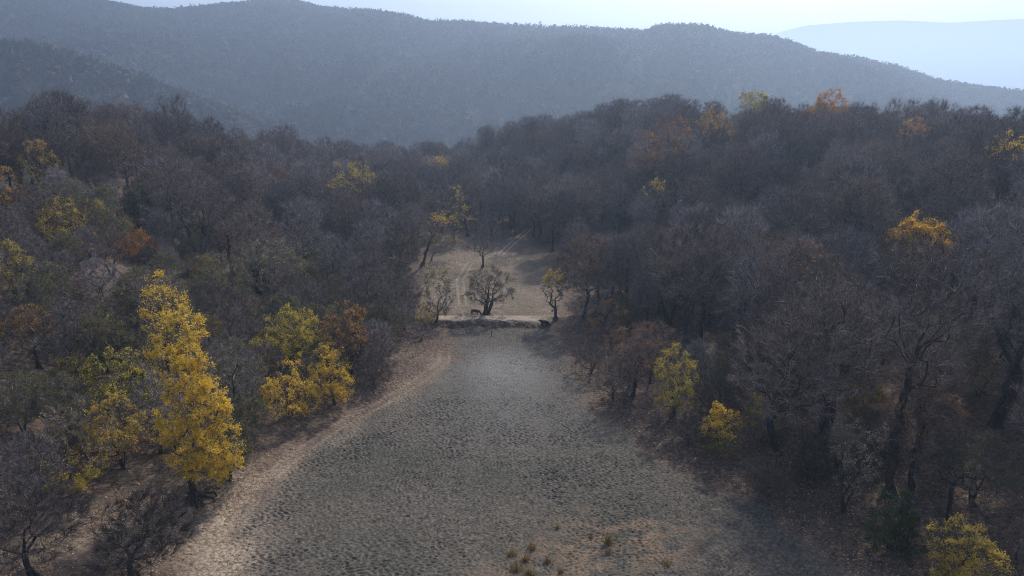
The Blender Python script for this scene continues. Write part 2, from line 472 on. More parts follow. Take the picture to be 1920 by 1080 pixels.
def attr(me, name, a):
    at = me.attributes.new(name, 'FLOAT', 'POINT'); at.data.foreach_set("value", a.astype(np.float32).ravel())
ny, nx = GX.shape
q = np.arange(ny * nx).reshape(ny, nx)
gm = MB(); gm.add(np.stack([GX, GY, GZ], -1), np.stack([q[:-1, :-1], q[:-1, 1:], q[1:, 1:], q[1:, :-1]], -1).reshape(-1, 4))
m, nt, b = new_mat("ground", 0.95)
A = lambda n: node(nt, "ShaderNodeAttribute", attribute_name=n).outputs["Fac"]
litter = ramp(nt, noise(nt, 2.2, 8), [(0.3, (0.055, 0.042, 0.036)), (0.5, (0.108, 0.082, 0.069)), (0.72, (0.19, 0.15, 0.122))])
patch = ramp(nt, noise(nt, 0.09, 5), [(0.35, (0.75, 0.72, 0.7)), (0.65, (1.15, 1.1, 1.05))])
c = mix(nt, 1.0, litter, patch, 'MULTIPLY')
sward = ramp(nt, noise(nt, 0.9, 8), [(0.3, (0.115, 0.088, 0.068)), (0.55, (0.185, 0.146, 0.118)), (0.75, (0.25, 0.20, 0.163))])
sward = mix(nt, ramp(nt, noise(nt, 0.13, 4), [(0.42, (0, 0, 0)), (0.6, (.7, .7, .7))]), sward, (0.12, 0.105, 0.075))
c = mix(nt, A("clear"), c, sward)
mudc = ramp(nt, noise(nt, 2.6, 8), [(0.3, (0.054, 0.049, 0.044)), (0.5, (0.092, 0.084, 0.076)), (0.7, (0.152, 0.140, 0.127))])
mudc = mix(nt, 1.0, mudc, ramp(nt, noise(nt, 0.06, 4), [(0.35, (0.80, 0.86, 0.82)), (0.65, (1.15, 1.1, 1.06))]), 'MULTIPLY')
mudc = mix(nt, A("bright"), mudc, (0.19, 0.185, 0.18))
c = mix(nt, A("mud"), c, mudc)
c = mix(nt, A("tan"), c, ramp(nt, noise(nt, 4.0, 6), [(0.35, (0.11, 0.085, 0.062)), (0.65, (0.225, 0.162, 0.118))]))
c = mix(nt, A("pale"), c, ramp(nt, noise(nt, 3.0, 6), [(0.35, (0.17, 0.13, 0.10)), (0.65, (0.42, 0.35, 0.27))]))
c = mix(nt, A("path"), c, (0.37, 0.31, 0.26))
nt.links.new(c, b.inputs["Base Color"])
bp = node(nt, "ShaderNodeBump", Strength=0.8, Distance=0.12); nt.links.new(noise(nt, 6.0, 6), bp.inputs["Height"])
nt.links.new(bp.outputs[0], b.inputs["Normal"])
M_GROUND = m
me = gm.mesh("ground", [M_GROUND], True)
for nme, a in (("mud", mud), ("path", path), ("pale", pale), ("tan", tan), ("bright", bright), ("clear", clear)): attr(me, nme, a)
ground = link("ground", me); ground["kind"] = "structure"

# ------------------------------------------------------------------ mountains
_MR = np.array([(-1200, -60), (-500, -50), (0, -38), (200, -14), (270, 2), (330, 16), (385, 21), (450, 13), (510, 6), (560, 0), (595, 1), (640, 13), (720, 19), (780, 28), (820, 38), (880, 36), (960, 43), (1060, 47), (1150, 53), (1185, 55), (1210, 46), (1250, 44), (1290, 49), (1330, 60), (1400, 68), (1440, 80), (1480, 97), (1540, 106), (1620, 122), (1700, 150), (1760, 159), (1830, 167), (1920, 172), (2100, 200), (2400, 230), (3000, 260)], float)
_NH = np.array([(-1200, 120), (-300, 100), (0, 104), (60, 100), (110, 95), (170, 106), (240, 128), (330, 160), (420, 200), (520, 240), (640, 290), (3000, 420)], float)
_FM = np.array([(1000, 140), (1250, 100), (1390, 72), (1420, 60), (1460, 49), (1540, 43), (1620, 41), (1700, 46), (1800, 41), (1920, 37), (2200, 30), (2600, 60)], float)
def zpix(px, tab, r):
    a, b, c = ray(px, np.interp(px, tab[:, 0], tab[:, 1])); return CAM_H + r * c / np.hypot(a, b)
def ridged(x, y, n=4):
    s, a = 0, 0.5
    for i in range(n): s = s + a * (1 - np.abs(2 * vnoise(x * 2 ** i + 31 * i, y * 2 ** i) - 1)); a *= .5
    return s
def mountain_z(px, r, x, y):
    rm = 1650 + 180 * np.sin(px / 260.0) + 0.10 * (px - 900)
    zm = zpix(px, _MR, rm) - 9
    base = -75 + 12 * fbm(x / 90, y / 90)
    t = np.clip((r - 720) / (rm - 720), 0, 1)
    z = base + (zm - base) * (0.35 * t + 0.65 * t * t * (3 - 2 * t))
    z = z + (ridged(x / 420 + 5, y / 520) - 0.62) * 190 * t * (1 - t) * (1 - .5 * t) * 3.2 + (fbm(x / 60, y / 60) - .47) * 26 * t * (1 - t) * 2
    over = np.maximum(r - rm, 0); z = np.where(over > 0, zm - over * 0.35, z)
    z2 = zpix(px, _NH, 860.0)
    near = np.where(r < 860, np.exp(-((r - 860) / 170) ** 2), np.exp(-((r - 860) / 240) ** 2))
    zz = -75 + (z2 + 75) * near + (fbm(x / 50, y / 50) - .47) * 20 * (1 - near)
    z = np.where(px < 620, np.maximum(z, zz), z)
    mx, my = 960.0 * np.sin(math.atan(-(960 - 640) / F)), 960.0
    for kx, kr, kh, kw in ((640, 960, 26, 60), (1130, 1180, 40, 120), (330, 1150, 40, 150)):
        ka = math.atan((kx - 960) / F / CP)
        z = z + kh * np.exp(-((x - kr * math.sin(ka)) / kw) ** 2 - ((y - kr * math.cos(ka)) / kw) ** 2)
    return z
def polar_sheet(fn, pxs, rs):
    PX, RR = np.meshgrid(pxs, rs)
    az = np.arctan((PX - 960) / F / CP)
    x, y = RR * np.sin(az), RR * np.cos(az)
    return x, y, fn(PX, RR, x, y)
def grid_mesh(name, x, y, z, mats):
    n, k = x.shape; q = np.arange(n * k).reshape(n, k)
    g = MB(); g.add(np.stack([x, y, z], -1), np.stack([q[:-1, :-1], q[:-1, 1:], q[1:, 1:], q[1:, :-1]], -1).reshape(-1, 4))
    return g.mesh(name, mats, True)
m, nt, b = new_mat("wooded_slope", 1.0)
c = ramp(nt, noise(nt, 0.05, 6), [(0.3, (0.020, 0.018, 0.016)), (0.5, (0.027, 0.024, 0.021)), (0.7, (0.036, 0.031, 0.026))])
c = mix(nt, ramp(nt, noise(nt, 0.012, 5), [(0.5, (0, 0, 0)), (0.68, (.4, .4, .4))]), c, (0.05, 0.045, 0.035))
nt.links.new(c, b.inputs["Base Color"]); M_SLOPE = m
mxx, mxy, mxz = polar_sheet(mountain_z, np.linspace(-1300, 3200, 520), np.concatenate([np.linspace(520, 2000, 230), np.linspace(2030, 2600, 10)]))
mt = link("mountains", grid_mesh("mountains", mxx, mxy, mxz, [M_SLOPE])); mt["kind"] = "structure"
def far_z(px, r, x, y):
    zt = zpix(px, _FM, 12000.0); t = np.clip((r - 7500) / 4500, 0, 1)
    return -80 + (zt + 80) * (0.4 * t + 0.6 * t * t) - 0.3 * np.maximum(r - 12000, 0) + (ridged(x / 1500, y / 1500) - .6) * 320 * t * (1 - t) * 2
fm = link("far_mountain", grid_mesh("far_mountain", *polar_sheet(far_z, np.linspace(900, 2700, 160), np.linspace(7000, 12400, 70)), [M_SLOPE])); fm["kind"] = "structure"

# woods of the far slopes: one mass of small ragged crowns
Rw = np.random.default_rng(21)
N = 46000
PXw = Rw.uniform(-250, 2150, N); rw = np.sqrt(Rw.uniform(640 ** 2, 1850 ** 2, N))
azw = np.arctan((PXw - 960) / F / CP); xw, yw = rw * np.sin(azw), rw * np.cos(azw)
rmw = 1650 + 180 * np.sin(PXw / 260.0) + 0.10 * (PXw - 900)
k = (rw < rmw + 12) & (fbm(xw / 70, yw / 70) > 0.12)
k[:0] = True
Pr = np.linspace(-250, 2150, 900); rr_ = 1650 + 180 * np.sin(Pr / 260.0) + 0.10 * (Pr - 900)
az2 = np.arctan((Pr - 960) / F / CP)
xw = np.concatenate([xw[k], rr_ * np.sin(az2)]); yw = np.concatenate([yw[k], rr_ * np.cos(az2)])
PXw = np.concatenate([PXw[k], Pr]); rw = np.concatenate([rw[k], rr_])
zw = mountain_z(PXw, rw, xw, yw)
n = len(xw); K = 20
hw = Rw.uniform(6, 12, n) * np.where(np.arange(n) >= n - 900, 0.75, 1)
o = Rw.normal(size=(n, K, 3)); o = o / np.linalg.norm(o, axis=2, keepdims=True) * Rw.random((n, K, 1)) ** .4
cen = np.stack([xw, yw, zw + hw * .45], 1)[:, None] + o * (hw[:, None, None] * np.array([.55, .55, .5]))
tri = cen[:, :, None, :] + Rw.normal(size=(n, K, 3, 3)) * (hw[:, None, None, None] * 0.17)
dm = MB(); tn = np.clip(fbm(xw / 160, yw / 160) * 1.5 - .25 + Rw.normal(size=n) * .09, 0, 1)
dm.add(tri.reshape(-1, 3), np.arange(n * K * 3).reshape(-1, 3), 0, np.repeat(tn, K * 3))
M_FARWOOD = leaf_mat("far_wood", [(0, (0.034, 0.029, 0.025)), (0.5, (0.055, 0.045, 0.038)), (0.85, (0.075, 0.062, 0.044)), (1, (0.13, 0.105, 0.055))], 0.15)
dw = link("distant_forest", dm.mesh("distant_forest", [M_FARWOOD])); dw["kind"] = "stuff"; dw["label"] = "hazy brown woods covering the far mountain slopes"

# ------------------------------------------------------------------ named trees and shrubs, read off the photograph
LM = []   # (label core, px rect, base world, depth)
def place(base, toppy, x0, x1, cbpy):
    bx, by, bz = hit(*base)
    dep = by * CP - (bz - CAM_H) * SP
    def zat(py):
        a, b_, c_ = ray(base[0], py); return CAM_H + c_ * by / b_
    Hh = zat(toppy) - bz; cb_ = max(zat(cbpy) - bz, 0.15)
    return (bx, by, bz), Hh, (x1 - x0) * dep / F, cb_, ((x0 + x1) / 2 - base[0]) * dep / F, dep
_seed = [100]
def landmark(name, label, cat, short, base, toppy, x0, x1, cbpy, group=None, tr=None, key=True, **kw):
    loc, Hh, W, cb_, sx, dep = place(base, toppy, x0, x1, cbpy)
    _seed[0] += 1
    kw.setdefault('ntar', 170); kw.setdefault('twigs', 3200)
    kw.setdefault('twl', 0.11 * W ** 0.75 + 0.12)
    kw.setdefault('tww', 0.015)
    if 'lean' not in kw: kw['shift'] = (sx, 0)
    tk, cr = make_tree(_seed[0], Hh, W, cb_, tr or max(0.05, Hh * 0.017), **kw)
    e = empty(name, loc)
    tag(e, label, cat, group)
    link("trunk", tk, e); link("crown", cr, e)
    LM.append((short, (x0, toppy, x1, cbpy), loc, dep, base[1])); return e
T_, S_ = "tree", "shrub"
YS = "yellow shrubs around the dry lake"
V = landmark
V("poplar", "tall golden poplar with bare roots exposed at its foot on the left bank", T_, "tall golden poplar", (368, 938), 520, 334, 450, 892, prof='poplar', tr=.36, lean=(-3.0, 0), shift=(2.5, 0), ntar=460, twigs=6500, twl=.85, fork=.9, asc=1.2, rooty=True, lump=.42,
  leaf=[(M_YEL, 27000, .19, lambda q: 1 - .55 * np.clip(q[:, 2], 0, 1), .70, .4), (M_YG, 900, .22, bottom(-.65), .25, .4)])
BT = "small bare trees at the lakeside"
V("bare_tree", "small dark bare tree with a spreading crown in the bottom left foreground", T_, "spreading dark tree at the bottom left", (250, 1082), 930, 185, 375, 1040, prof='dome', tr=.27, ntar=340, twigs=8500, twl=1.0, tww=.012, fork=.2, twig_mat=M_TWIG_DARK)
V("bare_tree", "bare grey tree at the left corner below the yellow-tinged bare tree", T_, "bare tree in the bottom left corner", (62, 1085), 915, -30, 165, 1030, prof='dome', tr=.25, ntar=340, twigs=8500, twl=1.0, tww=.012, twig_mat=M_TWIG_DARK)
V("thin_tree", "bare-topped tree with yellow leaves hanging low, left of the golden poplar", T_, "half-yellow tree beside the poplar", (148, 925), 735, 75, 228, 905, tr=.16, ntar=200, twigs=3600, tww=.010, leaf=[(M_YG, 1900, .22, bottom(-.05), .72, .4)])
V("shrub", "orange-yellow shrub between the poplar and the half-yellow tree", S_, "orange-yellow shrub by the poplar", (232, 880), 742, 168, 290, 850, YS, prof='shrub', stems=4, leaf=[(M_OR, 900, .2, None, .8, .4), (M_YG, 3000, .2, top(-.5), .85, .4)])
V("tree", "dense green and yellow tree directly behind the golden poplar", T_, "green and yellow tree behind the poplar", (238, 815), 655, 178, 300, 775, prof='round', tr=.2, leaf=[(M_YG, 3200, .24, top(-.2), .75, .5), (M_GREEN, 2600, .24, None, .6, .5)])
V("bare_tree", "slim dark bare tree close to the right of the golden poplar", T_, "slim bare tree right of the poplar", (448, 808), 615, 395, 505, 765, tr=.2, ntar=220, twigs=5200, tww=.012, twig_mat=M_TWIG_DARK)
V("shrub", "low golden orange shrub, left one of the touching pair at the left shore", S_, "golden orange shrub at the left shore", (545, 782), 678, 496, 602, 770, YS, prof='shrub', stems=4, leaf=[(M_YEL, 4600, .2, None, .72, .4), (M_OR, 700, .2, None, .8, .4)])
V("shrub", "deep yellow shrub, right and taller one of the touching pair at the left shore", S_, "deep yellow shrub at the left shore", (628, 758), 638, 575, 672, 745, YS, prof='shrub', stems=4, leaf=[(M_YEL, 5000, .2, None, .42, .3)])
V("tree", "broad yellow-green leafy tree behind the pair of yellow shore shrubs", T_, "broad yellow-green tree", (555, 702), 578, 485, 632, 690, prof='shrub', stems=3, tr=.2, ntar=220, leaf=[(M_YG, 6500, .25, top(-.4), .72, .5), (M_GREEN, 2400, .26, bottom(.1), .6, .5)])
V("tree", "rust and green leafy tree between the yellow-green tree and the lake", T_, "rust-coloured tree by the shore", (660, 700), 566, 598, 708, 690, prof='shrub', stems=3, tr=.2, leaf=[(M_RUST, 2600, .24, top(-.3), .75, .5), (M_OR, 900, .24, top(0), .7, .4), (M_OLIVE, 1600, .24, None, .4, .5)])
V("bare_tree", "dark bare tree with a forked trunk and low reaching branch at the dam's left end", T_, "dark forked tree left of the dam", (712, 632), 465, 630, 790, 600, prof='dome', tr=.42, ntar=300, twigs=6500, twl=1.0, tww=.014, stems=2, fork=.35, twig_mat=M_TWIG_DARK)
V("shrub", "thin grey thicket at the left end of the dam", S_, "grey thicket by the dam", (790, 640), 596, 748, 838, 636, prof='shrub', stems=5, twigs=1800, tww=.012, twl=.6, twig_mat=M_TWIG_DARK)
V("orchard_tree", "small olive leafed tree standing left of the grazing brown cow", T_, "small olive tree left of the brown cow", (818, 610), 492, 790, 860, 592, prof='round', tr=.25, droop=.5, leaf=[(M_OLIVE, 1700, .24, None, .55, .5), (M_YG, 420, .22, top(.3), .6, .3)])
V("shrub", "straw-yellow shrub at the foot of the small olive tree", S_, "straw-yellow shrub by the olive tree", (800, 608), 568, 776, 822, 606, YS, prof='shrub', stems=4, twigs=1200, tww=.012, leaf=[(M_YG, 700, .22, None, .9, .3)])
V("orchard_tree", "round-headed olive brown tree with several trunks beside the brown cow", T_, "round-headed tree beside the brown cow", (912, 589), 496, 868, 968, 562, prof='dome', tr=.40, stems=3, ntar=240, fork=.3, droop=.55, twigs=4400, twig_mat=M_TWIG_DARK, leaf=[(M_OLIVE, 2500, .22, None, .5, .5), (M_RUST, 350, .2, top(.2), .4, .3)])
V("bare_tree", "thin bare tree standing behind the round-headed tree in the clearing", T_, "thin bare tree in the clearing", (905, 502), 405, 872, 945, 480, tr=.26, twigs=3000, tww=.012, lean=(.9, 0), shift=(0, 0))
V("orchard_tree", "small tree with a straw-yellow tuft on top above the black cow", T_, "yellow-tufted tree above the black cow", (1042, 600), 505, 1010, 1068, 585, tr=.3, prof='vase', droop=.25, twigs=2400, leaf=[(M_YG, 1100, .22, top(.55), .95, .2), (M_OLIVE, 400, .2, None, .5, .4)])
V("leaning_tree", "dark tree arching over to the right at the left edge of the clearing", T_, "arching tree at the clearing", (792, 500), 398, 795, 862, 455, tr=.34, prof='dome', fork=.5, twigs=3000, droop=.2, leaf=[(M_YEL, 380, .3, top(.5), .5, .3), (M_OLIVE, 900, .24, bottom(0), .4, .5)])
V("leaning_tree", "slender dark tree leaning just left of the arching tree", T_, "slender leaning tree", (778, 478), 385, 770, 830, 440, tr=.22, prof='dome', fork=.5, twigs=2400)
V("thin_tree", "thin young tree under the arch of the leaning tree", T_, "young tree under the arching one", (809, 489), 428, 805, 860, 475, tr=.16, prof='dome', twigs=1700, leaf=[(M_OLIVE, 800, .26, None, .7, .5)])
V("tall_tree", "tall tree dotted with yellow leaves behind the arching tree", T_, "yellow-dotted tree behind the arching tree", (850, 455), 345, 815, 880, 430, tr=.3, leaf=[(M_YEL, 420, .34, right(-.2), .6, .3)])
for (bx, by, tp, x0, x1, lb, sh) in [(1067, 470, 320, 1010, 1130, "dark bare tree with a stout straight trunk at the clearing's right edge", "stout-trunked tree at the clearing"),
        (1016, 446, 300, 965, 1068, "dark bare tree right beside the pale rutted track", "dark tree beside the track"),
        (960, 430, 290, 905, 1010, "dark bare tree left of the top of the pale rutted track", "dark tree left of the track top"),
        (1166, 424, 300, 1105, 1225, "bare tree with a dark trunk slanting left, behind pale green shrubs", "slant-trunked tree")]:
    V("bare_tree", lb, T_, sh, (bx, by), tp, x0, x1, tp + (by - tp) * .66, tr=.5, ntar=260, twigs=5000, twl=1.4, tww=.024, prof='dome')
V("shrub", "pale green shrub below the slant-trunked bare tree", S_, "pale green shrub", (1132, 445), 412, 1095, 1165, 442, prof='shrub', stems=4, twigs=1500, leaf=[(M_OLIVE, 900, .3, None, .9, .4), (M_PALE, 300, .3, None, .5, .5)])
V("shrub", "wide dark grey thicket at the right end of the dam", S_, "dark thicket right of the dam", (1125, 606), 510, 1065, 1180, 596, prof='shrub', stems=6, ntar=240, twigs=5000, twl=.8, twig_mat=M_TWIG)
V("shrub", "small orange-leaved shrub beside the dark thicket and the black cow", S_, "orange shrub right of the black cow", (1152, 636), 566, 1092, 1188, 630, prof='shrub', stems=4, leaf=[(M_OR, 700, .22, top(-.2), .55, .5), (M_RUST, 900, .2, None, .6, .4)])
V("thin_tree", "thin dark tree with pinkish brown twigs at the right shore", T_, "pink-twigged tree at the right shore", (1186, 745), 610, 1120, 1250, 715, tr=.2, stems=3, twig_mat=M_TWIG_PINK, twigs=3400, tww=.012, leaf=[(M_RUST, 700, .2, top(0), .8, .4)])
V("thin_tree", "slim tree with a tawny crown between pink-twigged tree and yellow bush", T_, "tawny slim tree", (1218, 720), 596, 1180, 1262, 680, tr=.16, twigs=2600, twig_mat=M_TWIG_PINK, tww=.012, leaf=[(M_RUST, 800, .2, None, .9, .3)])
V("shrub", "large yellow-green bush on the right shore", S_, "large yellow bush on the right shore", (1264, 775), 648, 1218, 1312, 768, YS, prof='shrub', stems=4, ntar=200, leaf=[(M_YG, 5200, .2, None, .72, .5)])
V("shrub", "rounded grey leafless bush touching the large yellow bush", S_, "grey bush touching the yellow bush", (1335, 790), 685, 1280, 1392, 780, prof='shrub', stems=6, ntar=260, twigs=6000, twl=.7, twig_mat=M_TWIG)
V("shrub", "small yellow bush with green base low on the right shore", S_, "small yellow and green bush", (1348, 850), 756, 1306, 1388, 842, YS, prof='shrub', stems=4, leaf=[(M_YEL, 2300, .19, top(-.1), .5, .4), (M_YG, 1300, .19, bottom(.1), .2, .4)])
V("tall_tree", "tall tree with a straight dark trunk rising behind the large yellow bush", T_, "straight-trunked tree behind the yellow bush", (1284, 658), 425, 1205, 1360, 590, tr=.36, ntar=300, twigs=6000, twl=1.3, tww=.02, prof='vase', fork=.4)
BIG = "tall bare trees on the right bank"
V("tall_tree", "big bare grey tree with a dark trunk right of the small yellow and green bush", T_, "big tree right of the small yellow bush", (1462, 878), 560, 1362, 1570, 770, tr=.40, ntar=380, twigs=6500, twl=1.3, tww=.019, prof='dome', fork=.35)
V("tall_tree", "big bare tree with a dark trunk curving right above the green conifer bush", T_, "big curved-trunk tree on the right", (1668, 930), 450, 1590, 1800, 730, tr=.42, ntar=380, twigs=6500, twl=1.3, tww=.019, prof='vase', fork=.4)
V("tall_tree", "big bare tree with forking black limbs at the right edge", T_, "forking tree at the right edge", (1862, 800), 460, 1785, 1960, 680, tr=.45, ntar=340, twigs=6000, twl=1.3, tww=.02, prof='vase', stems=2, fork=.35)
V("bare_tree", "small forked bare tree above the bottom right yellow bush", T_, "small forked tree above the corner bush", (1778, 975), 800, 1690, 1868, 905, tr=.20, ntar=240, twigs=4400, tww=.010, prof='dome')
V("shrub", "bright yellow-green bush in the bottom right corner", S_, "bright bush in the bottom right corner", (1788, 1092), 978, 1722, 1858, 1085, YS, prof='shrub', stems=5, ntar=220, lump=.5, leaf=[(M_YG, 7000, .17, None, 1.0, .3)])
V("conifer_shrub", "dark green shrub at the foot of the big curved-trunk tree", S_, "dark green shrub", (1668, 1030), 925, 1615, 1722, 1020, prof='shrub', stems=4, leaf=[(M_GREEN, 3600, .2, None, .6, .5)])
V("shrub", "grey shrub with pale yellow-green leaf clusters left of the big curved trunk", S_, "pale-leaved shrub on the right bank", (1580, 960), 790, 1540, 1640, 930, prof='vase', stems=3, tr=.12, twigs=3000, tww=.010, leaf=[(M_PALE, 420, .24, None, .8, .3)])
V("shrub", "yellow-leaved shrub half hidden behind the forking tree at the right edge", S_, "yellow shrub behind the forking tree", (1832, 745), 662, 1800, 1895, 735, YS, prof='shrub', stems=4, twigs=2000, leaf=[(M_YG, 700, .22, None, .8, .4)])
V("shrub", "grey scrub with brown leaves at the right edge beside the corner bush", S_, "brown scrub at the right edge", (1905, 1060), 970, 1870, 1960, 1050, prof='shrub', stems=5, twigs=2400, tww=.010, leaf=[(M_BROWN, 500, .2, None, .9, .3)])
V("tall_tree", "tree with a bright orange and gold crown in the right-hand forest", T_, "orange and gold tree in the right forest", (1700, 590), 405, 1620, 1772, 515, tr=.35, ntar=280, twigs=5500, prof='dome', leaf=[(M_OR, 1500, .34, top(-.2), .75, .4), (M_YEL, 1300, .34, top(.2), .5, .3)])
V("tall_tree", "large dull orange oak high on the right slope", T_, "dull orange tree high on the right slope", (1245, 395), 215, 1180, 1305, 325, tr=.4, ntar=280, twigs=5500, prof='dome', leaf=[(M_OR, 2000, .38, None, .3, .5)])
V("tall_tree", "yellow-green tree standing on the right-hand skyline", T_, "yellow-green tree on the skyline", (1405, 290), 168, 1378, 1432, 230, tr=.3, twigs=3200, prof='vase', leaf=[(M_YG, 1500, .42, top(-.4), .6, .3)])
V("tall_tree", "orange-topped tree standing on the right-hand skyline", T_, "orange tree on the skyline", (1542, 290), 166, 1505, 1585, 235, tr=.3, twigs=3600, prof='dome', leaf=[(M_OR, 1500, .42, top(-.2), .6, .4)])
V("tall_tree", "dull yellow-brown tree just under the right-hand skyline", T_, "yellow-brown tree under the skyline", (1327, 310), 204, 1298, 1368, 260, tr=.3, twigs=3200, prof='dome', leaf=[(M_OR, 900, .42, None, .5, .4), (M_YG, 600, .4, None, .6, .3)])
V("tall_tree", "tree flecked with yellow leaves near the right edge below the skyline", T_, "yellow-flecked tree near the right edge", (1862, 420), 246, 1815, 1908, 350, tr=.35, twigs=4500, prof='dome', leaf=[(M_YEL, 360, .38, top(.3), .5, .3)])
V("tall_tree", "tree with ochre leaf tufts left of the yellow-flecked one on the right slope", T_, "ochre-tufted tree on the right slope", (1700, 340), 218, 1672, 1730, 290, tr=.3, twigs=3800, prof='dome', leaf=[(M_OR, 340, .4, top(.2), .8, .3)])
V("tall_tree", "bare tree with a yellow tuft at its very top on the right slope", T_, "yellow-tipped tree on the right slope", (1228, 470), 338, 1185, 1275, 425, tr=.3, ntar=240, twigs=5000, prof='dome', leaf=[(M_YEL, 260, .32, top(.75), .6, .3)])
V("tall_tree", "tree with a yellow crown left of the clearing on the left slope", T_, "yellow-crowned tree on the left slope", (672, 470), 302, 612, 735, 410, tr=.36, ntar=260, twigs=5500, prof='dome', leaf=[(M_YG, 1100, .34, top(.25), .8, .3)])
V("tall_tree", "narrow tree with a bright yellow tip at the valley notch", T_, "yellow-tipped tree at the valley notch", (822, 385), 292, 800, 846, 350, tr=.25, twigs=2600, prof='vase', leaf=[(M_YEL, 240, .4, top(.6), .6, .3)])
V("tree", "yellow and pinkish leafy tree high on the left slope", T_, "yellow and pink tree on the left slope", (85, 375), 262, 40, 125, 350, tr=.2, prof='shrub', stems=3, leaf=[(M_YG, 1500, .32, None, .8, .4), (M_RUST, 700, .3, top(.3), .8, .3)])
V("tree", "ochre leafy tree at the left edge of the wooded slope", T_, "ochre tree at the left edge", (18, 400), 312, -30, 52, 385, tr=.2, prof='shrub', stems=3, leaf=[(M_OR, 1100, .3, None, .75, .4), (M_YG, 700, .3, None, .6, .3)])
V("shrub", "yellow and orange shrub in the middle of the left slope", S_, "yellow and orange shrub on the left slope", (130, 462), 383, 80, 175, 455, YS, prof='shrub', stems=4, leaf=[(M_YG, 1300, .28, None, .8, .5), (M_OR, 400, .28, None, .9, .3)])
V("shrub", "bright rust-orange shrub on the left slope", S_, "rust-orange shrub on the left slope", (262, 492), 432, 225, 300, 485, prof='shrub', stems=4, leaf=[(M_OR, 1500, .26, top(-.3), .65, .4)])
V("bare_tree", "pinkish twiggy tree just left of the rust-orange shrub", T_, "pinkish tree beside the rust shrub", (210, 520), 418, 175, 255, 495, tr=.16, stems=3, twig_mat=M_TWIG_PINK, twigs=2800)
V("tree", "dark green leafy tree in shade on the left slope", T_, "dark green tree on the left slope", (262, 432), 342, 225, 298, 425, tr=.2, prof='shrub', stems=2, leaf=[(M_GREEN, 1900, .3, None, .3, .4)])
V("tree", "olive-yellow leafy tree at the left edge of the wood", T_, "olive-yellow tree at the left edge", (30, 560), 450, -10, 72, 545, tr=.2, prof='shrub', stems=3, leaf=[(M_YG, 1500, .26, None, .55, .4)])
V("tree", "pale silvery green tree with leaf tufts above the yellow shrubs", T_, "silvery green tree on the left", (520, 590), 455, 455, 580, 560, tr=.25, ntar=220, prof='vase', leaf=[(M_PALE, 1100, .26, top(-.1), .6, .5), (M_OLIVE, 800, .24, None, .7, .4)])
V("tree", "grey-green leafy tree left of the silvery green one", T_, "grey-green tree on the left", (430, 600), 478, 370, 480, 585, tr=.22, prof='round', leaf=[(M_OLIVE, 2600, .25, None, .75, .5)])
V("tree", "orange-brown leafy tree behind the top of the half-yellow tree", T_, "orange-brown tree left of the poplar top", (75, 690), 575, 25, 118, 670, tr=.22, prof='round', leaf=[(M_OR, 700, .24, top(.1), .4, .4), (M_OLIVE, 1300, .24, None, .5, .4)])
V("tree", "green leafy tree just behind the left side of the poplar", T_, "green tree behind the poplar", (205, 700), 565, 160, 262, 680, tr=.22, prof='round', leaf=[(M_OLIVE, 2000, .25, None, .5, .4), (M_GREEN, 1200, .25, bottom(.2), .5, .4)])
V("tall_tree", "broad domed grey tree with two dark trunks on the left slope", T_, "broad domed tree on the left slope", (376, 500), 308, 282, 448, 425, tr=.45, ntar=360, twigs=7000, twl=1.4, tww=.022, prof='dome', stems=2)
for bx, by, tp, x0, x1, lb, sh, lf in [(1108, 700, 628, 1066, 1152, "dark grey bush at the water line just in front of the dam's right end", "dark shore bush by the dam", None),
        (1150, 752, 675, 1112, 1192, "dark brown bush at the shore below the pink-twigged tree", "brown shore bush", (M_BROWN, 500, .22, None, .5, .5)),
        (1290, 835, 775, 1255, 1330, "low dark bush on the right shore between the large and small yellow bushes", "low dark shore bush", None),
        (1432, 925, 850, 1392, 1480, "low tangled grey bush at the foot of the big tree on the right bank", "tangled grey bush on the right bank", (M_BROWN, 300, .2, None, .8, .4)),
        (1515, 900, 815, 1478, 1560, "olive-tinged bush behind the tangled grey one on the right bank", "olive-tinged bush on the right bank", (M_OLIVE, 700, .22, None, .5, .5))]:
    V("shrub", lb, S_, sh, (bx, by), tp, x0, x1, by - 8, prof='shrub', stems=5, ntar=200, twigs=4200, twl=.7, tww=.012, twig_mat=M_TWIG_DARK, leaf=[lf] if lf else [])
V("shrub", "dark dense bare thicket above the slim bare tree by the poplar", S_, "dark thicket right of the poplar", (440, 660), 548, 385, 500, 645, prof='shrub', stems=5, ntar=260, twigs=6500, twl=.9, twig_mat=M_TWIG_DARK)

# ------------------------------------------------------------------ the bare forest
kinds = []     # (trunk mesh, crown mesh, height, crown width, word, name)
def kind(word, name, H, W, cb_, tr, **kw):
    _seed[0] += 1
    tk, cr = make_tree(_seed[0], H, W, cb_, tr, **kw); kinds.append((tk, cr, H, W, word, name, cb_))
for i in range(5):
    kind("bare grey", "forest_tree", 15.5 + .9 * i, [11.5, 9.5, 10.5, 12.5, 8.5][i], 6.0 + .4 * (i % 3), .34, asc=[.5, 1.0, .7, .5, 1.2][i], lump=.5, prof=['dome', 'vase', 'round', 'dome', 'vase'][i], ntar=420, twigs=5200, twl=1.5, tww=.024, fork=.35, stems=1 + (i == 3))
kind("bare brownish", "forest_tree", 14, 10.5, 4.4, .3, prof='dome', ntar=300, twigs=4500, twl=1.4, tww=.023, leaf=[(M_BROWN, 1500, .26, top(-.4), .6, .5)])
kind("dark bare", "forest_tree", 16, 11, 6.0, .36, prof='round', ntar=300, twigs=4500, twl=1.4, tww=.023, twig_mat=M_TWIG_DARK)
kind("sparsely orange-leaved", "forest_tree", 14.5, 11, 5.0, .3, prof='dome', ntar=280, twigs=4200, twl=1.4, tww=.023, leaf=[(M_OR, 380, .30, top(.1), .15, .5), (M_BROWN, 700, .28, None, .6, .4)])
NT = len(kinds)
